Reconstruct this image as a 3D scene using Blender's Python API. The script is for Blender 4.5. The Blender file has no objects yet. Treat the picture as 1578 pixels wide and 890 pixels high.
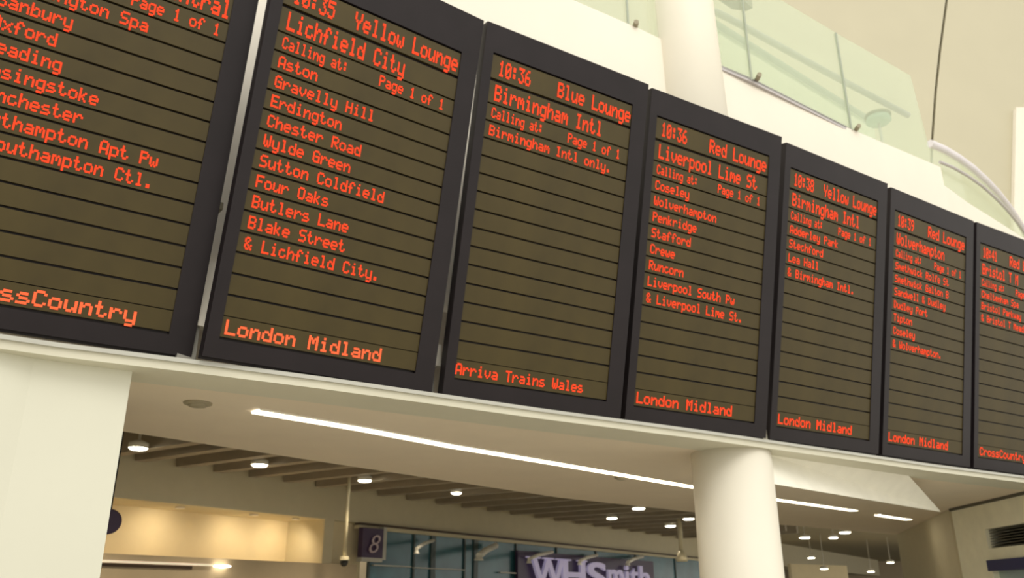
import bpy, bmesh, math, random
from mathutils import Vector, Matrix

random.seed(4)
SC = bpy.context.scene
COL = SC.collection
S = 1.25            # metres per survey unit
EYE = Vector((0, 0, 1.6))

# ------------------------------------------------------------------ camera
FPX, PITCH, ROLL = 1297.8, .3533, -.0021
FW = Vector((0, math.cos(PITCH), math.sin(PITCH)))
_r = Vector((1, 0, 0)); _u = _r.cross(FW)
RT = _r * math.cos(ROLL) + _u * math.sin(ROLL)
UP = -_r * math.sin(ROLL) + _u * math.cos(ROLL)
cd = bpy.data.cameras.new('camera'); cam = bpy.data.objects.new('camera', cd); COL.objects.link(cam)
cam.matrix_world = Matrix(((RT.x, UP.x, -FW.x, EYE.x), (RT.y, UP.y, -FW.y, EYE.y), (RT.z, UP.z, -FW.z, EYE.z), (0, 0, 0, 1)))
cd.sensor_width = 36; cd.lens = 36 * FPX / 1578; cd.clip_start = .05; cd.clip_end = 300
cd.dof.use_dof = True; cd.dof.focus_distance = 2.2; cd.dof.aperture_fstop = 6.0     # slightly soft, focused short of the boards
SC.camera = cam

# ------------------------------------------------------------------ light of the atrium (an overcast glass roof all round)
SC.view_settings.view_transform = 'Standard'; SC.view_settings.look = 'None'
SC.view_settings.gamma = 1; SC.view_settings.use_curve_mapping = False
SC.view_settings.exposure = .08
wd = bpy.data.worlds.new('atrium_light'); SC.world = wd; wd.use_nodes = True
bg = wd.node_tree.nodes['Background']; bg.inputs[0].default_value = (1.0, .955, .86, 1); bg.inputs[1].default_value = 1.25


def fill_light(name, loc, aim, size, power, color=(1, .96, .87)):
    l = bpy.data.lights.new(name, 'AREA'); l.shape = 'RECTANGLE'; l.size, l.size_y = size; l.energy = power; l.color = color
    o = bpy.data.objects.new(name, l); COL.objects.link(o); o.location = loc
    o.rotation_euler = (Vector(aim) - Vector(loc)).to_track_quat('-Z', 'Y').to_euler()
    return o


fill_light('fascia_fill', (6, -6, 15), (3, 7, 4), (12, 8), 900)  # added area lamp that brightens the fascia, on top of the world light

# ------------------------------------------------------------------ helpers
def ray(x, y):
    return FW + RT * ((x - 789) / FPX) - UP * ((y - 445) / FPX)


def onz(x, y, z):               # survey point where the sight line of a photo pixel meets a level
    r = ray(x, y); return r * (z / r.z)


def onplane(x, y, P, n):
    r = ray(x, y); return r * (P.dot(n) / r.dot(n))


def W(p):                        # survey units -> world metres
    return Vector((p[0], p[1], p[2] if len(p) > 2 else 0)) * S + EYE


def hexc(h, f=1.0):
    h = h.lstrip('#'); v = [int(h[i:i + 2], 16) / 255 for i in (0, 2, 4)]
    return tuple(((c / 12.92) if c <= .04045 else ((c + .055) / 1.055) ** 2.4) * f for c in v) + (1,)


def mat(name, col, rough=.6, metal=0, noise=.04, scale=6, spec=.5, bump=0, emit=None, strength=0):
    m = bpy.data.materials.new(name); m.use_nodes = True; nt = m.node_tree; b = nt.nodes['Principled BSDF']
    b.inputs['Roughness'].default_value = rough; b.inputs['Metallic'].default_value = metal
    b.inputs['Specular IOR Level'].default_value = spec
    c = hexc(col) if isinstance(col, str) else tuple(col) + (1,)
    tc = nt.nodes.new('ShaderNodeTexCoord'); nz = nt.nodes.new('ShaderNodeTexNoise'); nz.inputs['Scale'].default_value = scale
    nz.inputs['Detail'].default_value = 3
    rp = nt.nodes.new('ShaderNodeValToRGB')
    rp.color_ramp.elements[0].position = .3; rp.color_ramp.elements[1].position = .7
    rp.color_ramp.elements[0].color = tuple(max(0, v * (1 - noise)) for v in c[:3]) + (1,)
    rp.color_ramp.elements[1].color = tuple(min(1, v * (1 + noise)) for v in c[:3]) + (1,)
    nt.links.new(tc.outputs['Object'], nz.inputs['Vector']); nt.links.new(nz.outputs['Fac'], rp.inputs['Fac'])
    nt.links.new(rp.outputs['Color'], b.inputs['Base Color'])
    if bump:
        bp = nt.nodes.new('ShaderNodeBump'); bp.inputs['Strength'].default_value = bump; bp.inputs['Distance'].default_value = .01
        nt.links.new(nz.outputs['Fac'], bp.inputs['Height']); nt.links.new(bp.outputs['Normal'], b.inputs['Normal'])
    if emit:
        b.inputs['Emission Color'].default_value = hexc(emit) if isinstance(emit, str) else tuple(emit) + (1,)
        b.inputs['Emission Strength'].default_value = strength
    return m


def glass(name, col, alpha=.35):
    m = bpy.data.materials.new(name); m.use_nodes = True; nt = m.node_tree; nt.nodes.clear()
    N = nt.nodes.new; o = N('ShaderNodeOutputMaterial'); mx = N('ShaderNodeMixShader'); bd = N('ShaderNodeMixShader'); m2 = N('ShaderNodeMixShader')
    tr = N('ShaderNodeBsdfTransparent'); tr.inputs[0].default_value = (.97, .99, .96, 1)
    df = N('ShaderNodeBsdfDiffuse'); df.inputs[0].default_value = hexc(col)
    tl = N('ShaderNodeBsdfTranslucent'); tl.inputs[0].default_value = hexc(col)
    gl = N('ShaderNodeBsdfGlossy'); gl.inputs['Roughness'].default_value = .03
    L = nt.links.new
    bd.inputs[0].default_value = .5; L(df.outputs[0], bd.inputs[1]); L(tl.outputs[0], bd.inputs[2])
    mx.inputs[0].default_value = alpha; L(tr.outputs[0], mx.inputs[1]); L(bd.outputs[0], mx.inputs[2])  # pale diffuse mix stands in for a whitening reflection on the glass
    m2.inputs[0].default_value = .07; L(mx.outputs[0], m2.inputs[1]); L(gl.outputs[0], m2.inputs[2]); L(m2.outputs[0], o.inputs[0])
    return m


M = {
    'fascia': mat('cream_painted_plaster', (.88, .83, .73), .75, noise=.015, scale=2),
    'column': mat('off_white_column_paint', (.84, .80, .69), .5, noise=.015, scale=2),
    'pillar': mat('white_pillar_cladding', (.71, .71, .60), .55, noise=.015, scale=2),
    'ledge': mat('pale_grey_ledge_metal', (.66, .64, .52), .5, noise=.03, scale=3),
    'soffit': mat('beige_soffit_board', (.80, .70, .56), .7, noise=.02, scale=3),
    'upper': mat('beige_upper_wall_plaster', (.57, .535, .40), .8, noise=.02, scale=1),
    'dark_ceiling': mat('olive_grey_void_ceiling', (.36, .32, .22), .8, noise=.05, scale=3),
    'baffle': mat('taupe_baffle', (.36, .31, .235), .6, noise=.05),
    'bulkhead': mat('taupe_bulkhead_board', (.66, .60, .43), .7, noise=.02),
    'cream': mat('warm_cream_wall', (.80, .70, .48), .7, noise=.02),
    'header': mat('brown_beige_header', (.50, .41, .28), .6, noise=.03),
    'slot': mat('dark_brown_slot', (.08, .05, .03), .6),
    'floor': mat('pale_terrazzo', (.52, .49, .42), .35, noise=.08, scale=30),
    'housing': mat('black_board_housing', (.015, .011, .013), .42, noise=.15, scale=4, spec=.24),
    'bracket': mat('galvanised_bracket', (.27, .26, .23), .5, metal=0, noise=.06),
    'row': mat('smoked_olive_led_module', (.058, .042, .010), .5, noise=.16, scale=4, spec=.32),
    'led': mat('red_led', (.10, .005, .002), .6, spec=.1, emit=(1.0, .066, .018), strength=1.1),
    'ledo': mat('orange_red_led', (.10, .01, .004), .6, spec=.1, emit=(1.0, .135, .045), strength=1.2),
    'lamp': mat('warm_lamp_diffuser', (.9, .85, .7), .4, emit=(1, .88, .66), strength=6),
    'spot': mat('downlight_lens', (.9, .9, .8), .4, emit=(1, .93, .76), strength=14),
    'trimw': mat('white_lamp_trim', (.9, .88, .80), .4),
    'mullion': mat('dark_green_mullion', (.05, .08, .08), .4),
    'teal': mat('teal_shopfront_glass', (.045, .150, .195), .25, noise=.25, scale=1.5, spec=.6),
    'palerail': mat('pale_grey_rail', (.50, .50, .45), .35),
    'purple': mat('dark_purple_sign_face', (.055, .030, .085), .4),
    'navy': mat('navy_blue_sign_face', (.030, .028, .10), .4),
    'turq': mat('pale_turquoise_glass', (.40, .52, .47), .2),
    'letter': mat('lilac_white_letter', (.46, .42, .58), .4, emit=(.5, .44, .66), strength=.25),
    'glyph': mat('pinkish_white_lettering', (.55, .45, .50), .4),
    'black': mat('matt_black', (.02, .02, .02), .5),
    'pole': mat('cream_pole_paint', (.66, .60, .42), .45),
    'louvre': mat('grey_green_louvre', (.13, .125, .085), .5),
    'rail': mat('brushed_steel_rail', (.52, .49, .50), .35, metal=.3),
    'whiterim': mat('lilac_white_rim', (.78, .75, .80), .35),
    'joint': mat('dark_joint', (.12, .11, .08), .8),
    'glass': glass('pale_green_glass', '#EEF8E4', alpha=.28),
    'gedge': mat('grey_green_glass_edge', (.30, .34, .26), .3),
    'canopy': mat('olive_grey_canopy', (.20, .19, .12), .6),
    'sensor': mat('dull_grey_sensor', (.33, .29, .20), .6),
}


def link(o, parent=None):
    COL.objects.link(o)
    if parent is not None:
        o.parent = parent
    return o


def tag(o, label=None, cat=None, group=None, kind=None):
    if label: o['label'] = label
    if cat: o['category'] = cat
    if group: o['group'] = group
    if kind: o['kind'] = kind
    return o


def empty(name, loc=(0, 0, 0), label=None, cat=None, group=None):
    o = bpy.data.objects.new(name, None); o.empty_display_size = .1; COL.objects.link(o); o.location = loc
    return tag(o, label, cat, group)


class MB:
    """collects shapes in world metres and links them as one mesh object"""
    def __init__(s): s.v = []; s.f = []
    def poly(s, base, top):      # two matching rings of points
        n = len(base); k = len(s.v); s.v += [tuple(p) for p in base] + [tuple(p) for p in top]
        s.f.append(tuple(range(k + n - 1, k - 1, -1))); s.f.append(tuple(range(k + n, k + 2 * n)))
        for i in range(n):
            j = (i + 1) % n; s.f.append((k + i, k + j, k + n + j, k + n + i))
        return s
    def box(s, x0, x1, y0, y1, z0, z1):
        return s.poly([(x0, y0, z0), (x1, y0, z0), (x1, y1, z0), (x0, y1, z0)], [(x0, y0, z1), (x1, y0, z1), (x1, y1, z1), (x0, y1, z1)])
    def prism(s, pts, z0, z1):
        return s.poly([(p[0], p[1], z0) for p in pts], [(p[0], p[1], z1) for p in pts])
    def slab(s, a, b, z0, z1, t, n=None):    # wall from a to b (plan), thickness t behind
        a = Vector((a[0], a[1], 0)); b = Vector((b[0], b[1], 0)); d = (b - a).normalized()
        q = Vector((-d.y, d.x, 0)) * t if n is None else Vector(n) * t
        return s.prism([a, b, b + q, a + q], z0, z1)
    def ribbon(s, pts, z0, z1, t):
        P = [Vector((p[0], p[1], 0)) for p in pts]; Q = []
        for i, p in enumerate(P):
            d = (P[min(i + 1, len(P) - 1)] - P[max(i - 1, 0)]).normalized(); Q.append(p + Vector((-d.y, d.x, 0)) * t)
        n = len(P); k = len(s.v)
        for z in (z0, z1):
            s.v += [(p.x, p.y, z) for p in P] + [(p.x, p.y, z) for p in Q]
        for i in range(n - 1):
            a, b, c, d = k + i, k + i + 1, k + n + i + 1, k + n + i; h = 2 * n
            s.f += [(a, b, b + h, a + h), (c, d, d + h, c + h), (d, c, b, a), (a + h, b + h, c + h, d + h)]
        for i in (0, n - 1):
            a, d = k + i, k + n + i; s.f.append((a, d, d + 2 * n, a + 2 * n))
        return s
    def tube(s, a, b, r0, r1=None, n=16):
        a, b = Vector(a), Vector(b); r1 = r0 if r1 is None else r1; w = (b - a).normalized()
        x = w.orthogonal().normalized(); y = w.cross(x); A = []; B = []
        for i in range(n):
            t = 2 * math.pi * i / n; d = x * math.cos(t) + y * math.sin(t); A.append(a + d * r0); B.append(b + d * r1)
        return s.poly(A, B)
    def path(s, pts, r, n=10):
        rings = []
        P = [Vector(p) for p in pts]; up = Vector((0, 0, 1)); k = len(s.v)
        for i, p in enumerate(P):
            w = (P[min(i + 1, len(P) - 1)] - P[max(i - 1, 0)]).normalized(); x = w.cross(up).normalized(); y = x.cross(w)
            for j in range(n):
                t = 2 * math.pi * j / n; s.v.append(tuple(p + x * math.cos(t) * r + y * math.sin(t) * r))
        for i in range(len(P) - 1):
            for j in range(n):
                a = k + i * n + j; b = k + i * n + (j + 1) % n; s.f.append((a, b, b + n, a + n))
        s.f.append(tuple(range(k, k + n))); s.f.append(tuple(range(k + (len(P) - 1) * n, k + len(P) * n)))
        return s
    def lathe(s, c, prof, n=24, axis=(0, 0, 1)):
        c = Vector(c); w = Vector(axis).normalized(); x = w.orthogonal().normalized(); y = w.cross(x); k = len(s.v)
        for r, h in prof:
            for j in range(n):
                t = 2 * math.pi * j / n; s.v.append(tuple(c + w * h + (x * math.cos(t) + y * math.sin(t)) * r))
        for i in range(len(prof) - 1):
            for j in range(n):
                a = k + i * n + j; b = k + i * n + (j + 1) % n; s.f.append((a, b, b + n, a + n))
        s.f.append(tuple(range(k, k + n))); s.f.append(tuple(range(k + (len(prof) - 1) * n, k + len(prof) * n)))
        return s
    def mesh(s, name, m, origin=(0, 0, 0)):
        o = Vector(origin); me = bpy.data.meshes.new(name); me.from_pydata([tuple(Vector(v) - o) for v in s.v], [], s.f); me.materials.append(m)
        bm = bmesh.new(); bm.from_mesh(me); bmesh.ops.recalc_face_normals(bm, faces=bm.faces); bm.to_mesh(me); bm.free()
        return me
    def build(s, name, m, parent=None, origin=None, smooth=False, bevel=0):
        if parent is not None: origin = parent.location
        origin = Vector(origin or (0, 0, 0))
        me = s.mesh(name, m, origin)
        o = bpy.data.objects.new(name, me); link(o, parent)
        if parent is None: o.location = origin
        if smooth:
            for p in me.polygons: p.use_smooth = len(p.vertices) < 5
        if bevel:
            b = o.modifiers.new('b', 'BEVEL'); b.width = bevel; b.segments = 2; b.limit_method = 'ANGLE'
        return o


def struct(name, mb, m, **k):
    return tag(mb.build(name, m, **k), kind='structure')


def wp(p, z=None):
    v = W(p)
    if z is not None: v.z = z
    return v


def zz(z): return z * S + EYE.z

# ------------------------------------------------------------------ plan of the board row
TILT, BH = .2091, 1.7787
BP = [(-2.0292, 2.5035, .8640, .618), (-1.1475, 3.014, .8503, .6486), (-.3053, 3.6367, .8482, .5593), (.5684, 4.1954, .8447, .5447),
      (1.4669, 4.7873, .8538, .5735), (2.3572, 5.3926, .8599, .5783), (3.2286, 5.9546, .8579, .5504)]


def offs(i, u, o):               # survey plan point: u along board i's bottom edge, o behind it
    x, y, z, a = BP[i]
    return Vector((x + math.cos(a) * u - math.sin(a) * o, y + math.sin(a) * u + math.cos(a) * o, 0))


def rowline(o, u0=-1.6, u1=.7):
    return [offs(0, u0, o), offs(0, .55, o), (offs(0, 1.02, o) + offs(1, 0, o)) / 2 + (offs(0, .5, o) + offs(1, .5, o) - offs(0, 1.02, o) - offs(1, 0, o)) * .12, offs(1, .5, o), offs(2, .5, o), offs(3, .5, o), offs(4, .5, o), offs(5, .5, o), offs(6, u1, o)]


# ------------------------------------------------------------------ floor and mezzanine
struct('floor', MB().box(-30, 40, -25, 60, -.2, 0), M['floor'])

ZT = 3.56                       # top of the mezzanine fascia
F1 = [W(p) for p in rowline(.25, -1.6, .79)]
struct('trim_1', MB().ribbon(F1, zz(.845), zz(ZT), .12), M['fascia'])
# the lower fascia that carries on past the corner
F2 = [wp(offs(6, .79, .25)), wp(offs(6, .86, .26)), wp(onz(1490, 311, 3.38)), wp(onz(1530, 336, 3.38)), wp(onz(1580, 368, 3.38)), wp(onz(1610, 388, 3.38))]
struct('trim_2', MB().ribbon(F2, zz(2.3), zz(3.38), .12), M['fascia'])
# the ledge below the boards
L1 = [W(p) for p in rowline(.0, -1.6, 1.1)]
struct('trim_3', MB().ribbon(L1, zz(.795), zz(.838), .26 * S), M['ledge'])
struct('trim_4', MB().ribbon([W(p) for p in rowline(-.012, -1.6, 1.1)], zz(.826), zz(.842), .03), M['palerail'])

# soffit slab behind the ledge, with an upstand at its back edge
back = [(-3.4, 2.6), (-1.951, 4.244), (-.964, 5.513), (.381, 7.196), (1.796, 8.507), (3.064, 9.985), (5.083, 11.577), (5.5, 11.9)]
fr = rowline(.2, -1.6, 1.0)
pl = [wp(p) for p in fr] + [wp((4.6, 7.0))] + [wp(p) for p in reversed(back)]
struct('ceiling_soffit', MB().prism(pl, zz(.80), zz(1.30)), M['soffit'])

# upper void ceiling with baffles, behind the soffit
FP = Vector((-2.758, 7.930, 1.1)); FD = Vector((.54691, .83719, 0)); FN = Vector((.83719, -.54691, 0))


def fac(s, z, out=0): return W(FP + FD * s + FN * out + Vector((0, 0, z - 1.1)))


cl = [wp((-5.5, .8)), wp((-3.2, 2.2)), wp((-1.2, 3.6)), wp((.4, 5.0)), wp((2.5, 6.6)), wp((4.6, 8.2)), wp((5.6, 11.8)), wp((22, 30)), wp((22, 36)), wp((-5.5, 36))]
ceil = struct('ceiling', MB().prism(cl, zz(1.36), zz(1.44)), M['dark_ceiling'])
tips = [160, 212, 275, 332, 386, 439, 489, 537, 584, 628, 673, 712, 751, 787, 824, 856, 886, 915, 943, 970, 995, 1019, 1042]
fin_me = None
for i, tx in enumerate(tips):
    ty = 704 + (tx - 160) * (796 - 704) / (856 - 160)
    q = onplane(tx, ty, FP, FN); s_ = (q - FP).dot(FD)
    if fin_me is None:
        ln = 2.3 * S
        fb = MB(); hh = .24 * S
        # a blade whose far end tapers up to the bulkhead
        fb.poly([(-.06, 0, 0), (.06, 0, 0), (.06, -ln, 0), (-.06, -ln, 0)], [(-.06, .04, hh), (.06, .04, hh), (.06, -ln, hh), (-.06, -ln, hh)])
        fin_me = fb.mesh('baffle', M['baffle'])
    o = bpy.data.objects.new('baffle', fin_me); link(o, ceil)
    o.location = fac(s_, 1.11, .03); o.rotation_euler = (0, 0, math.atan2(FN.x, -FN.y))

# bulkhead over the shopfronts
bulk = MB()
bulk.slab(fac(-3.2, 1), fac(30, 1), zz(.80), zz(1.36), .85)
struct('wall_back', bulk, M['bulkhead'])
struct('trim_5', MB().slab(fac(1.95, 1, .03), fac(14, 1, .03), zz(.775), zz(.80), .1), M['slot'])
struct('trim_6', MB().slab(fac(1.95, 1, .02), fac(14, 1, .02), zz(.735), zz(.775), .1), M['bulkhead'])
# recessed cream wall, lit from above, and the header under it
struct('wall_recess', MB().slab(fac(-3.2, 1, -.55), fac(1.46, 1, -.55), zz(.2), zz(.80), .1).slab(fac(1.56, 1, -.10), fac(2.12, 1, -.10), zz(-1.2), zz(.80), .1), M['cream'])
struct('trim_7', MB().slab(fac(1.44, 1, .0), fac(1.58, 1, .0), zz(.30), zz(.80), .75), M['bulkhead'])
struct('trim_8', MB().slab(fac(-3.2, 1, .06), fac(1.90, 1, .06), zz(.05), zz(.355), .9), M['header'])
struct('trim_9', MB().slab(fac(-3.2, 1, .07), fac(-.18, 1, .07), zz(.255), zz(.28), .03), M['slot'])
struct('wall_lower_left', MB().slab(fac(-3.2, 1, -.3), fac(1.9, 1, -.3), 0, zz(.05), .1), M['header'])

# far end of the concourse
struct('wall_far', MB().box(*sorted((W((-6, 0, 0)).x, W((24, 0, 0)).x)), W((0, 34, 0)).y, W((0, 34.3, 0)).y, 0, zz(1.4)), M['header'])
struct('wall_left_blocker', MB().slab(fac(-3.2, 1), wp((-2.6, 2.4)), 0, zz(1.36), -.15), M['bulkhead'])  # added wall, stops sky light leaking in from the left

# ------------------------------------------------------------------ upper atrium wall behind the mezzanine, in shells with joints
def far(x, y, Y=12.0):
    r = ray(x, y); return W(r * (Y / r.y))


def panel(pix, Y, t=.25):
    a = [far(x, y, Y) for x, y in pix]; return MB().poly(a, [p + Vector((0, t, 0)) for p in a])


struct('wall_upper', panel([(-900, -900), (1530, -900), (1490, -300), (1457, 0), (1447, 75), (1440, 140), (1434, 225), (1430, 640), (-900, 640)], 12), M['upper'])
struct('wall_upper_right', panel([(2400, -900), (2400, 640), (1434, 640), (1438, 225), (1444, 140), (1451, 75), (1461, 0), (1494, -300), (1534, -900)], 12), M['upper'])
struct('trim_10', panel([(1528, -900), (1537, -900), (1496, -300), (1462, 0), (1445, 140), (1438, 230), (1434, 230), (1438, 140), (1455, 0), (1488, -300)], 12.08, .05), M['joint'])
struct('trim_11', panel([(1566, 165), (1590, 165), (1590, 420), (1561, 420)], 11.9, .12), M['fascia'])

# mezzanine slab
mz = [wp(p) for p in rowline(.27, -1.6, .79)] + [wp((7.5, 11.6)), wp((-6, 11.6))]
struct('ceiling_mezzanine_slab', MB().prism(mz, zz(3.2), zz(3.44)), M['fascia'])

# ------------------------------------------------------------------ glass balustrade
ZG0, ZG1 = 3.55, 4.50
bal = empty('glass_balustrade', wp(offs(3, .5, .23), zz(ZG0)), 'pale green glass balustrade in panels along the top of the cream fascia', 'balustrade')
def on_fascia(x, y, i=4, o=.28):
    a = BP[i][3]; n = Vector((math.sin(a), -math.cos(a), 0)); P = offs(i, 0, o); return onplane(x, y, P, n)
GL = [offs(0, .5, .28), offs(1, .5, .28), offs(2, .5, .28)]
j0 = on_fascia(967, 20, 2); j1 = on_fascia(1158, 120, 3); j2 = on_fascia(1310, 187, 4); jE = on_fascia(1440, 255, 5)
seq = GL + [j0, j1, j2, jE]
for k in range(len(seq) - 1):
    a, b = wp(seq[k]), wp(seq[k + 1]); d = (b - a).normalized() * .012
    a, b = a + d, b - d
    t = Vector((-d.y, d.x, 0)).normalized() * .02; sl = Vector((0, 0, 0))
    top_b = b + (-(b - a).normalized() * .13 if k == len(seq) - 2 else sl)
    m = MB(); z0, z1 = zz(ZG0), zz(ZG1)
    m.poly([(a.x, a.y, z0), (b.x, b.y, z0), (b.x + t.x, b.y + t.y, z0), (a.x + t.x, a.y + t.y, z0)],
           [(a.x, a.y, z1), (top_b.x, top_b.y, z1), (top_b.x + t.x, top_b.y + t.y, z1), (a.x + t.x, a.y + t.y, z1)])
    m.build('glass_panel', M['glass'], bal)
    if k < len(seq) - 2:
        q = wp(seq[k + 1]); MB().box(q.x - .008, q.x + .008, q.y - .008, q.y + .03, zz(ZG0), zz(ZG1)).build('panel_joint', M['gedge'], bal)
        MB().tube((q.x + .06, q.y - .05, zz(ZG0) + .03), (q.x + .06, q.y + .03, zz(ZG0) + .03), .022, n=12).build('glass_clamp', M['sensor'], bal)
MB().ribbon([wp(p) for p in seq], zz(ZG0) - .02, zz(ZG0) + .025, .05).build('base_channel', M['rail'], bal)
hr = [wp(p) + Vector((-.10, .16, 0)) for p in seq]
MB().path([(p.x, p.y, zz(4.20)) for p in hr], .035).build('handrail', M['rail'], bal, smooth=True)

# rail and glass of the balustrade on the far side of the mezzanine walkway
b2 = empty('far_balustrade', wp((2.3, 6.6), zz(4.0)), 'pale green inner balustrade seen through the front glass', 'balustrade')
q0, q1 = onz(1000, -30, 4.35), onz(1345, 186, 4.35)
MB().slab(wp(q0), wp(q1), zz(3.44), zz(4.35), .02).build('glass_panel', M['glass'], b2)
MB().slab(wp(q0) , wp(q1), zz(4.30), zz(4.38), .05).build('rail', M['gedge'], b2)

# curved balustrade going round the corner
arc = [onz(x, y, 4.25) for x, y in ((1433, 221), (1454, 230), (1476, 243), (1498, 259), (1519, 278), (1537, 297), (1553, 317), (1566, 336), (1578, 355), (1592, 380), (1602, 405))]
cb = empty('curved_balustrade', wp(arc[0], zz(3.44)), 'curved pale glass balustrade with white rim sweeping down to the right', 'balustrade')
AP = [wp(p) for p in arc]
MB().ribbon(AP, zz(3.1), zz(4.2), .02).build('glass_panel', M['glass'], cb)
MB().path([(p.x, p.y, zz(4.25)) for p in AP], .05).build('rim', M['whiterim'], cb, smooth=True)
MB().path([(p.x + .05, p.y - .05, zz(4.02)) for p in AP], .02).build('lower_rail', M['rail'], cb, smooth=True)
mzc = [wp(offs(6, .36, .25)), wp(offs(6, 1.7, .3)), wp(offs(6, 3.3, 1.2)), wp((7.6, 11.4))] + [p + Vector((-.02, .02, 0)) for p in reversed(AP)]

# dark canopy end and dome above the walkway, seen through the glass
cq = [onz(x, y, 5.0) for x, y in ((1098, -6), (1128, 14), (1150, 17), (1160, 12), (1135, -8))]
o = MB().prism([wp(p) for p in cq], zz(5.0), zz(5.12)).build('hanging_canopy', M['canopy'], origin=wp(cq[2], zz(5.0)))
tag(o, 'dark olive canopy end high above the walkway right of the round column', 'canopy')
c = onz(1354, 187, 4.0); cw = W(c)
dm = empty('dome_lamp', cw, 'small grey dome with a dark upper rim behind the balustrade glass', 'lamp')
MB().lathe(cw, [(.0, -.03), (.10, -.03), (.135, .0), (.12, .06), (.05, .10), (0, .11)]).build('dome', M['turq'], dm, smooth=True)
MB().lathe(cw, [(.115, .05), (.14, .055), (.14, .08), (.09, .10)]).build('rim', M['canopy'], dm, smooth=True)
MB().tube(cw + Vector((0, 0, .05)), (cw.x, cw.y, zz(3.44)), .015).build('stem', M['rail'], dm)

# ------------------------------------------------------------------ round column and pillars
_a = BP[3][3]; _n = Vector((math.sin(_a), -math.cos(_a), 0)); _P = offs(3, 0, .27)
c0 = onplane(1126, 700, _P, _n); c1 = onplane(1055, 70, _P, _n); R0 = .228 * S
cc = wp((c0.x, c0.y)); ct = wp((c1.x, c1.y)); cz = zz(.84)
col = empty('column', (cc.x, cc.y, 0)); tag(col, kind='structure')
MB().lathe((cc.x, cc.y, 0), [(R0, 0), (R0, cz)], n=64).build('lower_shaft', M['column'], col, smooth=True)
ax = (ct - cc) / (c1.z - .84)
MB().tube((cc.x, cc.y, cz), (cc.x + ax.x * 6, cc.y + ax.y * 6, zz(.84 + 6)), R0, R0, n=64).build('upper_shaft', M['column'], col, smooth=True)

A, Bq, Cq = W((-1.406, 3.029, 0)), W((-1.673, 2.849, 0)), W((-2.05, 2.42, 0))
struct('wall_pillar_left', MB().prism([A, Bq, Cq, Cq + Vector((-.6, .5, 0)), A + Vector((-.42, .58, 0))], 0, zz(.797)), M['pillar'])

# right end wall with louvred opening
ra, rb = Vector((4.137, 8.179, 0)), Vector((4.060, 6.55, 0))
rn = Vector((-1, (rb.x - ra.x) / (rb.y - ra.y), 0)).normalized()
struct('wall_right_pier', MB().slab(wp((5.083, 11.577)), wp((4.175, 8.30)), 0, zz(.80), .3), M['bulkhead'])
a_, b_ = wp(ra), wp(rb)
def rw(y, out=0):                # point on the right wall at survey depth y
    t = (y - ra.y) / (rb.y - ra.y); return wp(ra + (rb - ra) * t + rn * out)
wr = MB()
wr.prism([rw(8.179), rw(7.60), rw(7.60, -.35), rw(8.179, -.35)], 0, zz(.775))
wr.prism([rw(7.60), rw(5.9), rw(5.9, -.35), rw(7.60, -.35)], zz(.567), zz(.775))
wr.prism([rw(7.60), rw(5.9), rw(5.9, -.35), rw(7.60, -.35)], zz(.31), zz(.405))
struct('wall_right', wr, mat('pale_green_cream_wall', (.90, .88, .70), .7))
struct('trim_12', MB().prism([rw(8.20, .01), rw(5.9, .01), rw(5.9, -.3), rw(8.20, -.3)], zz(.775), zz(.80)), M['joint'])
lv = empty('louvre_grille', rw(7.2, -.05).xyz + Vector((0, 0, -EYE.z + zz(.405))), 'grey green louvre grille in the pale wall at the right edge', 'grille')
for k in range(7):
    z = .415 + k * .0225
    m = MB(); a1, b1 = rw(7.60, -.03), rw(5.9, -.03); a2, b2_ = rw(7.60, -.16), rw(5.9, -.16)
    m.poly([(a1.x, a1.y, zz(z)), (b1.x, b1.y, zz(z)), (b1.x, b1.y, zz(z + .005)), (a1.x, a1.y, zz(z + .005))],
           [(a2.x, a2.y, zz(z + .03)), (b2_.x, b2_.y, zz(z + .03)), (b2_.x, b2_.y, zz(z + .035)), (a2.x, a2.y, zz(z + .035))])
    m.build('louvre', M['louvre'], lv)
MB().prism([rw(7.60, -.2), rw(5.9, -.2), rw(5.9, -.25), rw(7.60, -.25)], zz(.405), zz(.567)).build('backing', M['black'], lv)
o = MB().prism([rw(7.62, .03), rw(5.9, .03), rw(5.9, -.1), rw(7.62, -.1)], zz(.222), zz(.31)).build('blue_fascia_sign', M['navy'], origin=rw(7.0))
tag(o, 'navy blue sign band below the louvres at the lower right corner', 'sign')
o = MB().prism([rw(7.60, -.05), rw(5.9, -.05), rw(5.9, -.1), rw(7.60, -.1)], 0, zz(.222)).build('shop_window', M['turq'], origin=rw(7.0))
tag(o, 'pale turquoise glazing below the navy sign band', 'window')

# bright sloping bulkhead to the right of the column
ring = [W(onz(1180, 699, .797)), W(onz(1400, 732, .797)), W(onz(1450, 788, .61)), W(onz(1180, 743, .61))]
bk_ = Vector((-.55, .8, .1)).normalized() * .03
m = MB()
for tri in ((0, 1, 2), (0, 2, 3)):
    m.poly([ring[i] for i in tri], [ring[i] + bk_ for i in tri])
struct('ceiling_sloping_panel', m, mat('bright_white_panel', (.94, .92, .82), .7))

# ------------------------------------------------------------------ lights under the soffit
def strip(pts, label, z=.80):
    P = [W(onz(x, y, z)) for x, y in pts]
    r = empty('linear_light', P[0], label, 'light', 'linear lights in the beige soffit')
    w = .045; ribbon = []
    c = MB(); c.ribbon([p + Vector((.0, -.0, 0)) for p in P], zz(z) - .012, zz(z) + .01, .085).build('diffuser', M['lamp'], r)
    MB().ribbon([p + Vector((.012, -.012, 0)) for p in P], zz(z) - .008, zz(z) + .02, .016).build('trim', M['trimw'], r)
    return r


strip([(400, 630), (560, 657), (700, 684), (860, 711), (1068, 747), (1190, 766), (1322, 785)], 'long glowing linear light in the soffit running behind the round column')
strip([(1358, 792), (1405, 799)], 'short glowing linear light near the right end of the soffit')

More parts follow.
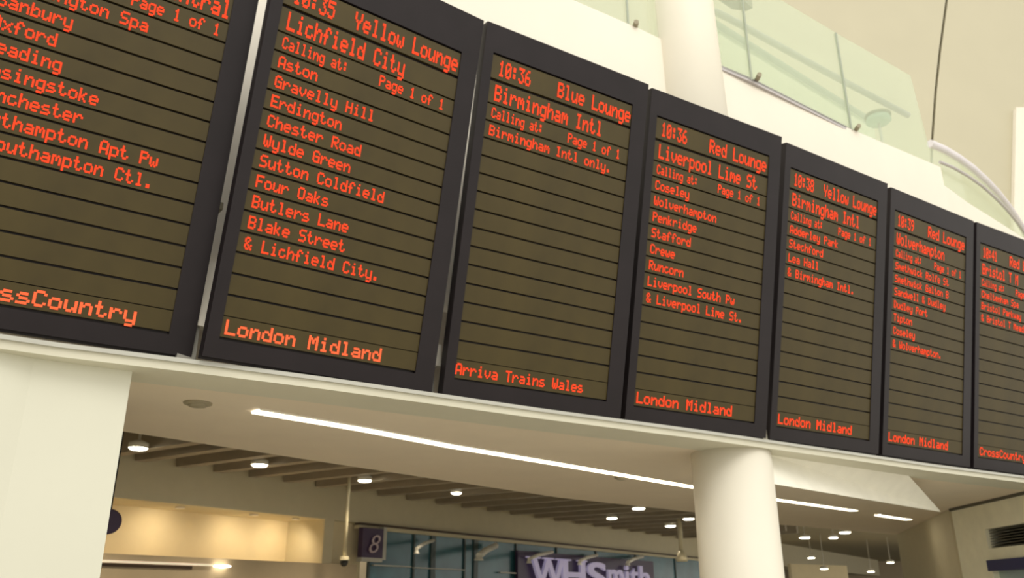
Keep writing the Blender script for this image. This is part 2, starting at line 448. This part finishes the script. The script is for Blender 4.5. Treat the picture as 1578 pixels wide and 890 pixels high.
for (x, y, r, lb) in ((305, 620, .075, 'grey round sensor in the soffit above the left downlight'), (957, 735, .06, 'small grey round sensor in the soffit beside the linear light')):
    p = W(onz(x, y, .80)); e = empty('ceiling_sensor', p, lb, 'sensor')
    MB().lathe(p, [(r, 0), (r, -.008), (r * .8, -.014)], n=24).build('ring', M['sensor'], e)
    MB().lathe(p, [(r * .75, -.008), (r * .6, -.022), (0.001, -.026)], n=20).build('cover', M['sensor'], e, smooth=True)

spots = [(213, 690, 1.1, .085, 'downlight nearest the white left pillar'), (400, 716, 1.1, .085, 'second downlight from the left, above the cream wall'),
         (562, 740, 1.1, .08, 'downlight just right of the left hanging camera pole'), (703, 759, 1.1, .07, 'fourth downlight from the left, in line with the dark mullion'),
         (943, 798, 1.08, .09, 'lower left downlight of the cluster left of the round column'), (984, 783, 1.1, .10, 'topmost downlight of the cluster, against the soffit edge'),
         (1033, 810, 1.08, .10, 'lowest downlight of the cluster, left of the second pole'), (1061, 799, 1.1, .10, 'downlight touching the left edge of the round column'),
         (1240, 828, 1.1, .12, 'faint downlight right of the round column'), (1284, 828, 1.1, .10, 'bright round downlight right of the column'),
         (1302, 820, 1.12, .12, 'downlight at the soffit edge right of the column'), (1250, 859, .9, .10, 'low downlight near the lit far header'),
         (1372, 866, .8, .10, 'low downlight by the dark right pier'), (1342, 880, .62, .10, 'lowest downlight of the far right group'),
         (1270, 876, .62, .10, 'warm downlight over the far shop header')]
for k, (x, y, z, r, lb) in enumerate(spots):
    p = W(onz(x, y, z))
    e = empty('downlight', p, lb, 'downlight', 'downlights in the baffle ceiling')
    MB().lathe(p, [(r * 1.08, .0), (r * 1.08, .05), (r * .5, .07), (.012, .08), (.012, zz(1.36) - p.z)], n=20).build('housing', M['trimw'], e, smooth=True)
    MB().lathe(p, [(r, -.004), (r * .8, -.016), (.001, -.02)], n=20).build('lens', M['spot'], e)
    l = bpy.data.lights.new('downlight_beam', 'SPOT'); l.energy = 70; l.spot_size = 2.0; l.spot_blend = .8; l.color = (1, .84, .6); l.shadow_soft_size = .06
    lo = bpy.data.objects.new('downlight_beam', l); link(lo, e); lo.location = (0, 0, -.04)

# wall washers in the recess over the cream wall
for s_, lb in ((-1.05, 'leftmost wall washer above the warm cream wall'), (-.2, 'second wall washer from the left over the cream wall'), (.65, 'third wall washer from the left over the cream wall'), (1.2, 'wall washer at the right end of the cream wall')):
    l = bpy.data.lights.new('wall_washer', 'SPOT'); l.energy = 12; l.spot_size = 2.9; l.spot_blend = 1; l.color = (1, .80, .52); l.shadow_soft_size = .04
    p = fac(s_, .782, -.18)
    e = empty('wall_washer', p, lb, 'light', 'wall washers above the cream wall')
    MB().lathe(p, [(.05, 0), (.055, .004), (.05, .02), (.03, .022)], n=14).build('housing', M['trimw'], e)
    lo = bpy.data.objects.new('wall_washer_beam', l); link(lo, e); lo.location = (0, 0, -.02)
    lo.rotation_euler = (Vector(fac(s_, .4, -.42)) - p).to_track_quat('-Z', 'Y').to_euler()
# strip light and glowing spot on the header
a, b = fac(-3, .30, .075), fac(.02, .30, .075)
e = empty('header_light', (a + b) / 2, 'thin pale light line along the brown header at lower left', 'light')
MB().slab(a, b, zz(.286), zz(.305), -.02).build('diffuser', mat('dim_strip', (.8, .7, .55), emit=(1, .85, .65), strength=.35), e)
MB().lathe(fac(.12, .288, .09), [(.001, .02), (.09, .01), (.10, 0), (.09, -.01), (.001, -.02)], n=20).build('spot_lens', M['lamp'], e, smooth=True)

# ------------------------------------------------------------------ hanging poles
for px0, py0, px1, py1, kind, lb in ((538, 745, 536, 866, 'dome', 'cream ceiling pole ending in a small dark dome camera'), (1047, 805, 1048, 862, 'bell', 'cream ceiling pole with a pale flared foot left of the round column')):
    q = onz(px0, py0, 1.1); r = ray(px1, py1); d = math.hypot(q.x, q.y) / math.hypot(r.x, r.y); t = W(q); b = W(r * d); b.x, b.y = t.x, t.y
    e = empty('camera_pole' if kind == 'dome' else 'hanging_pole', b, lb, 'pole')
    rr = .022 if kind == 'dome' else .045
    MB().tube(b + Vector((0, 0, .05)), (t.x, t.y, zz(1.36)), rr, n=14).build('pole', M['pole'], e, smooth=True)
    if kind == 'dome':
        MB().lathe(b, [(.055, .07), (.06, .03), (.055, .02)], n=18).build('mount', M['pole'], e)
        MB().lathe(b, [(.05, .02), (.045, -.02), (.025, -.045), (.001, -.05)], n=18).build('dome', M['black'], e, smooth=True)
    else:
        MB().lathe(b, [(.05, .16), (.10, .05), (.12, .0), (.10, -.03)], n=18).build('flared_foot', M['pole'], e, smooth=True)

# ------------------------------------------------------------------ teal shopfront
sf = empty('shopfront', fac(6, 0, 0) * 1.0, 'long teal glazed shopfront with dark mullions under the taupe bulkhead', 'shopfront')
sf.location.z = 0
ms = [2.16, 2.93, 3.29, 3.94, 4.18, 5.15, 6.26, 7.52, 9.0, 10.74, 12.4, 14]
for k in range(len(ms) - 1):
    MB().slab(fac(ms[k] + .01, 1, -.02), fac(ms[k + 1] - .01, 1, -.02), 0, zz(.735), .03).build('pane', M['teal'], sf)
for k, s_ in enumerate(ms):
    w = .045 if k in (2, 4) else .016
    MB().slab(fac(s_ - w, 1, .0), fac(s_ + w, 1, .0), 0, zz(.735), .03).build('mullion', M['mullion'], sf)
for k, (s0, s1, z0, z1) in enumerate(((2.2, 2.85, .355, .368), (2.9, 3.9, .348, .36), (4.7, 5.25, .335, .35))):
    MB().slab(fac(s0, 1, .03), fac(s1, 1, .03), zz(z0), zz(z1), .04).build('transom', M['palerail'], sf)

# angled white bars in front of the glass, arm lamps above the letters
for k, (x0, y0, x1, y1, th, lb) in enumerate(((642, 845, 668, 832, .05, 'white angled bar between the first mullions'), (738, 856, 764, 840, .10, 'broad white angled bar right of the dark mullion'),
                                          (815, 861, 851, 850, .06, 'white arm lamp above the first big letter'), (893, 864, 920, 855, .06, 'white arm lamp above the middle letters'),
                                          (967, 866, 990, 857, .07, 'white arm lamp above the last letters'))):
    a = W(onplane(x0, y0, FP + FN * .42, FN)); b = W(onplane(x1, y1, FP + FN * .10, FN))
    e = empty('angled_arm', b, lb, 'lamp', 'arm lamps over the shop sign')
    MB().path([a, a * .6 + b * .4 + Vector((0, 0, .02)), b], th * .5, 8).build('arm', M['trimw'], e, smooth=True)
    MB().lathe(a, [(th * .5, -.02), (th * .75, -.06), (th * .7, -.065)], n=12).build('arm_head', M['trimw'], e)

# ------------------------------------------------------------------ shop sign
sgn = empty('shop_sign', fac(7.2, .45, .05), 'dark purple shop sign with big lilac serif letters', 'sign')
MB().slab(fac(5.1, 1, .05), fac(9.6, 1, .05), zz(.05), zz(.64), .05).build('sign_panel', M['purple'], sgn)


def sign_text(txt, s0, s1, z0, h, parent, material, out=.11, slant=0, depth=.02, bold=.0, shift=0):
    cu = bpy.data.curves.new('lettering', 'FONT'); cu.body = txt; cu.extrude = depth; cu.offset = bold; cu.size = 1; cu.shear = slant
    tmp = bpy.data.objects.new('lettering', cu); COL.objects.link(tmp); bpy.context.view_layer.update()
    me = bpy.data.meshes.new_from_object(tmp.evaluated_get(bpy.context.evaluated_depsgraph_get())); bpy.data.objects.remove(tmp)
    xs = [v.co.x for v in me.vertices]; ys = [v.co.y for v in me.vertices]; x0, x1, y0, y1 = min(xs), max(xs), min(ys), max(ys)
    for v in me.vertices:
        s = s0 + shift + (v.co.x - x0) / (x1 - x0) * (s1 - s0); z = z0 + (v.co.y - y0) / (y1 - y0) * h
        v.co = fac(s, z, out + v.co.z) - parent.location
    me.materials.clear(); me.materials.append(material); o = bpy.data.objects.new('lettering', me); return link(o, parent)


for ch, s0, s1, z1 in (('W', 5.55, 6.45, .565), ('H', 6.40, 7.10, .56), ('S', 7.18, 7.80, .555)):
    sign_text(ch, s0, s1, z1 - .42, .42, sgn, M['letter'], bold=.02, shift=-.2)
for s0, s1 in ((5.42, 5.78), (5.85, 6.15), (6.22, 6.50), (6.34, 6.66), (6.86, 7.16)):     # serifs
    MB().slab(fac(s0 - .2, 1, .13), fac(s1 - .2, 1, .13), zz(.545), zz(.567), .04).build('serif', M['letter'], sgn)
for ch, s0, s1, z1 in (('m', 7.86, 8.42, .46), ('i', 8.50, 8.62, .535), ('t', 8.68, 8.98, .50), ('h', 9.04, 9.45, .545)):
    sign_text(ch, s0, s1, .20, z1 - .20, sgn, M['letter'], bold=.02, shift=-.2)

# projecting signs
P0 = W(onplane(560, 812, FP + FN * .10, FN)); P1 = W(onplane(592, 806, FP + FN * .10, FN)); zl = W(onplane(575, 859, FP + FN * .1, FN)).z
ps = empty('projecting_sign', Vector((P0.x, P0.y, zl)), 'small dark purple sign with a pinkish number on the end of the shopfront', 'sign')
MB().slab(P0, P1, zl, P0.z, .08).build('sign_box', M['purple'], ps)
MB().slab(P1, P1 + (P1 - P0).normalized() * .07, zl - .02, P0.z + .03, .1).build('side_frame', M['palerail'], ps)
MB().slab(P0, P1, zl - .05, zl, .1).build('bottom_frame', M['palerail'], ps)
s0 = (P0 - fac(0, 1)).dot(FD) / S; s1 = (P1 - fac(0, 1)).dot(FD) / S
zb = (zl - EYE.z) / S; zt = (P0.z - EYE.z) / S
sign_text('8', s0 + (s1 - s0) * .28, s0 + (s1 - s0) * .80, zb + (zt - zb) * .16, (zt - zb) * .62, ps, M['glyph'], out=.115, slant=.3, depth=.005, bold=-.01)

r = ray(167, 803); p = W(r * 5.2)
rs = empty('round_sign', p, 'round dark purple sign half hidden behind the white left pillar', 'sign')
nrm = (EYE - p); nrm.z = 0; nrm.normalize()
MB().lathe(p, [(.085, -.02), (.095, -.01), (.095, .01), (.085, .02)], n=32, axis=nrm).build('disc', M['purple'], rs)
MB().tube(p + Vector((0, 0, .08)), (p.x, p.y, zz(1.36)), .012, n=10).build('hanger', M['black'], rs)

# lit far header right of the column
a = far(1218, 868, 22); b = far(1305, 871, 22)
o = MB().poly([a, b, b + Vector((0, 0, -.9)), a + Vector((0, 0, -.9))], [q + Vector((0, .3, 0)) for q in (a, b, b + Vector((0, 0, -.9)), a + Vector((0, 0, -.9)))]).build('far_shop_header', M['cream'], origin=b)
tag(o, 'warm cream shop header far behind, right of the round column', 'sign')

# ------------------------------------------------------------------ departure boards
FONT = {}
for line in '''&|36 49 55 22 50
.|00 60 60 00 00
:|00 36 36 00 00
0|3E 51 49 45 3E
1|00 42 7F 40 00
2|42 61 51 49 46
3|21 41 45 4B 31
4|18 14 12 7F 10
5|27 45 45 45 39
6|3C 4A 49 49 30
7|01 71 09 05 03
8|36 49 49 49 36
9|06 49 49 29 1E
A|7E 11 11 11 7E
B|7F 49 49 49 36
C|3E 41 41 41 22
D|7F 41 41 22 1C
E|7F 49 49 49 41
F|7F 09 09 09 01
G|3E 41 49 49 7A
H|7F 08 08 08 7F
I|00 41 7F 41 00
L|7F 40 40 40 40
M|7F 02 0C 02 7F
N|7F 04 08 10 7F
O|3E 41 41 41 3E
P|7F 09 09 09 06
R|7F 09 19 29 46
S|46 49 49 49 31
T|01 01 7F 01 01
W|3F 40 38 40 3F
Y|07 08 70 08 07
a|20 54 54 54 78
b|7F 48 44 44 38
c|38 44 44 44 20
d|38 44 44 48 7F
e|38 54 54 54 18
f|08 7E 09 01 02
g|38 144 144 144 FC
h|7F 08 04 04 78
i|00 44 7D 40 00
k|7F 10 28 44 00
l|00 41 7F 40 00
m|7C 04 18 04 78
n|7C 08 04 04 78
o|38 44 44 44 38
p|1FC 44 44 44 38
r|7C 08 04 04 08
s|48 54 54 54 20
t|04 3F 44 40 20
u|3C 40 40 20 7C
v|1C 20 40 20 1C
w|3C 40 30 40 3C
x|44 28 10 28 44
y|3C 140 140 140 FC'''.splitlines():
    k_, v_ = line.split('|'); FONT[k_] = [int(h, 16) for h in v_.split()]


def led_quads(V, Fc, txt, u0, pitch, vc, cap, fx=1.22, fy=1.16, y=.010):
    """dot matrix characters, u0 left edge, pitch per character, caps centred on vc"""
    dx = pitch / 6; dy = cap / 7; top = vc + cap / 2
    for i, ch in enumerate(txt):
        for c, bits in enumerate(FONT.get(ch, [0] * 5)):
            for rr in range(9):
                if bits >> rr & 1:
                    cx = (u0 + i * pitch + (c + .5) * dx) * S; cy = (top - (rr + .5) * dy) * S; a = dx * S * fx / 2; b = dy * S * fy / 2; k = len(V)
                    V += [(cx - a, y, cy - b), (cx + a, y, cy - b), (cx + a, y, cy + b), (cx - a, y, cy + b)]; Fc.append((k, k + 1, k + 2, k + 3))


U0, U1 = .050, .905
V_ROW = lambda k: 1.296 - .0841 * k            # k = 0 'Calling at', k = 14 operator line
rows_def = [(1.515, .120), (1.393, .112)] + [(V_ROW(k), .0841) for k in range(14)] + [(.122, .088)]
D = .07
KIT = {}
for sc in (1.0, 1.04):           # the two builds of board differ a little in their row pitch
    rows = [(.122 + (v - .122) * sc, h * sc) for v, h in rows_def]
    hous = MB(); vt = rows[0][0] + rows[0][1] / 2 + .004; vb = .072
    hous.box(0, S, .03, D, -.012, BH * S)
    hous.box(0, U0 * S, .006, .03, 0, BH * S).box(U1 * S, S, .006, .03, 0, BH * S)
    hous.box(U0 * S, U1 * S, .006, .03, vt * S, BH * S).box(U0 * S, U1 * S, .006, .03, 0, vb * S)
    rm = {}
    for v, h in rows:
        if round(h, 4) not in rm:
            rm[round(h, 4)] = MB().box(U0 * S, U1 * S, .012, .03, (-h / 2 + .0046) * S, (h / 2 - .0046) * S).mesh('led_row', M['row'])
    KIT[sc] = (hous.mesh('housing', M['housing']), rows, rm)

BOARDS = [
    ('10:33', 'Red Lounge', 'Southampton Central', ['Leamington Spa', 'Banbury', 'Oxford', 'Reading', 'Basingstoke', 'Winchester', 'Southampton Apt Pw', '& Southampton Ctl.'], 'CrossCountry', .045),
    ('10:35', 'Yellow Lounge', 'Lichfield City', ['Aston', 'Gravelly Hill', 'Erdington', 'Chester Road', 'Wylde Green', 'Sutton Coldfield', 'Four Oaks', 'Butlers Lane', 'Blake Street', '& Lichfield City.'], 'London Midland', 0),
    ('10:36', 'Blue Lounge', 'Birmingham Intl', ['Birmingham Intl only.'], 'Arriva Trains Wales', 0),
    ('10:36', 'Red Lounge', 'Liverpool Lime St', ['Coseley', 'Wolverhampton', 'Penkridge', 'Stafford', 'Crewe', 'Runcorn', 'Liverpool South Pw', '& Liverpool Lime St.'], 'London Midland', 0),
    ('10:38', 'Yellow Lounge', 'Birmingham Intl', ['Adderley Park', 'Stechford', 'Lea Hall', '& Birmingham Intl.'], 'London Midland', 0),
    ('10:39', 'Red Lounge', 'Wolverhampton', ['Smethwick Rolfe St', 'Smethwick Galton B', 'Sandwell & Dudley', 'Dudley Port', 'Tipton', 'Coseley', '& Wolverhampton.'], 'London Midland', 0),
    ('10:41', 'Red Lounge', 'Bristol T M', ['Cheltenham Spa', 'Bristol Parkway', '& Bristol T Meads.'], 'CrossCountry', 0)]
LABELS = ['black departure board at the left edge listing Banbury, Oxford and Reading', 'black departure board headed Lichfield City, Yellow Lounge',
          'black departure board headed Blue Lounge with one calling point', 'black departure board headed Liverpool Lime St, Red Lounge',
          'black departure board right of the Liverpool one with four calling points', 'black departure board headed Wolverhampton, second from the right edge',
          'black departure board cut off by the right edge of the photo']

for bi, (tm, lg, dest, stops, op, du) in enumerate(BOARDS):
    x, y, z, a = BP[bi]
    loc = W((x, y, z))
    e_ = Vector((math.cos(a), math.sin(a), 0)); n_ = Vector((math.sin(a), -math.cos(a), 0))
    up_ = Vector((0, 0, math.cos(TILT))) + n_ * math.sin(TILT); bk = -(e_.cross(up_)).normalized()
    if bk.dot(n_) > 0: bk = -bk
    root = empty('departure_board', loc, LABELS[bi], 'departure board', 'departure boards in a row above the ledge')
    root.matrix_world = Matrix(((e_.x, bk.x, up_.x, loc.x), (e_.y, bk.y, up_.y, loc.y), (e_.z, bk.z, up_.z, loc.z), (0, 0, 0, 1)))
    hous_me, rows, row_me = KIT[1.0 if bi < 2 else 1.04]
    link(bpy.data.objects.new('housing', hous_me), root)
    for k, (v, h) in enumerate(rows):
        ro = bpy.data.objects.new('led_row', row_me[round(h, 4)]); link(ro, root); ro.location = (0, 0, v * S)
        V = []; Fc = []; mm = M['led']; uu = .084 + (du + .02 * (v - .5) if du else 0)
        if k == 0:
            led_quads(V, Fc, tm, uu + .006, .0375, .0, .078)
            if lg == 'Red Lounge': led_quads(V, Fc, lg, .44, .0455, .0, .078)
            else: led_quads(V, Fc, lg, (.366 if 'Yellow' in lg else .434) + du, .0412 if 'Yellow' in lg else .0428, 0, .078)
        elif k == 1:
            w_ = {0: .040, 1: .0395, 3: .0437}.get(bi, .0432)
            led_quads(V, Fc, dest, uu, w_, 0, .078)
        elif k == 2:
            led_quads(V, Fc, 'Calling at:', uu - .004, .0268, 0, .050); led_quads(V, Fc, 'Page 1 of 1', .858 + du * .5 - .0305 * 11, .0305, 0, .050)
        elif k - 3 < len(stops) and k < 16:
            led_quads(V, Fc, stops[k - 3], uu - .006, .0348, 0, .050); mm = M['led']
        elif k == 16:
            mm = M['ledo'] if bi < 2 else M['led']
            if 'Arriva' in op: led_quads(V, Fc, op, .052, .0374, 0, .050)
            elif op == 'CrossCountry': led_quads(V, Fc, op, .075 + (.12 if bi == 0 else 0), .0494, 0, .056)
            else: led_quads(V, Fc, op, .066, .0480, 0, .056)
        if V:
            V = [(p[0], p[1], p[2]) for p in V]
            me = bpy.data.meshes.new('lettering'); me.from_pydata(V, [], Fc); me.materials.append(mm)
            tag(link(bpy.data.objects.new('lettering', me), ro), kind='stuff')

# mounting posts seen in the gaps between the boards
def gap_post(i, u, parts, label):
    loc = wp(offs(i, u, .14), zz(.84)); e = empty('mounting_post', loc, label, 'bracket', 'mounting posts between the boards')
    a = BP[i][3]
    MB().prism([wp(offs(i, u - .035, .10)), wp(offs(i, u + .035, .10)), wp(offs(i, u + .035, .16)), wp(offs(i, u - .035, .16))], zz(.84), zz(1.85)).build('post', M['bracket'], e)
    for z0, z1, o_ in parts:
        nm, mm = ('plate', M['fascia']) if z1 - z0 > .1 else ('crossbar', M['sensor'])
        MB().prism([wp(offs(i, u - .06, o_)), wp(offs(i, u + .06, o_)), wp(offs(i, u + .06, .14)), wp(offs(i, u - .06, .14))], zz(z0), zz(z1)).build(nm, mm, e)
    return e


gap_post(1, -.03, [(.99, 1.26, .085), (1.49, 1.52, .085), (1.98, 2.02, .085)], 'pale mounting post in the wide bright gap between the two leftmost boards')
gap_post(2, -.03, [(1.0, 1.10, .085), (1.30, 1.33, .085)], 'grey mounting post in the narrow gap left of the Blue Lounge board')
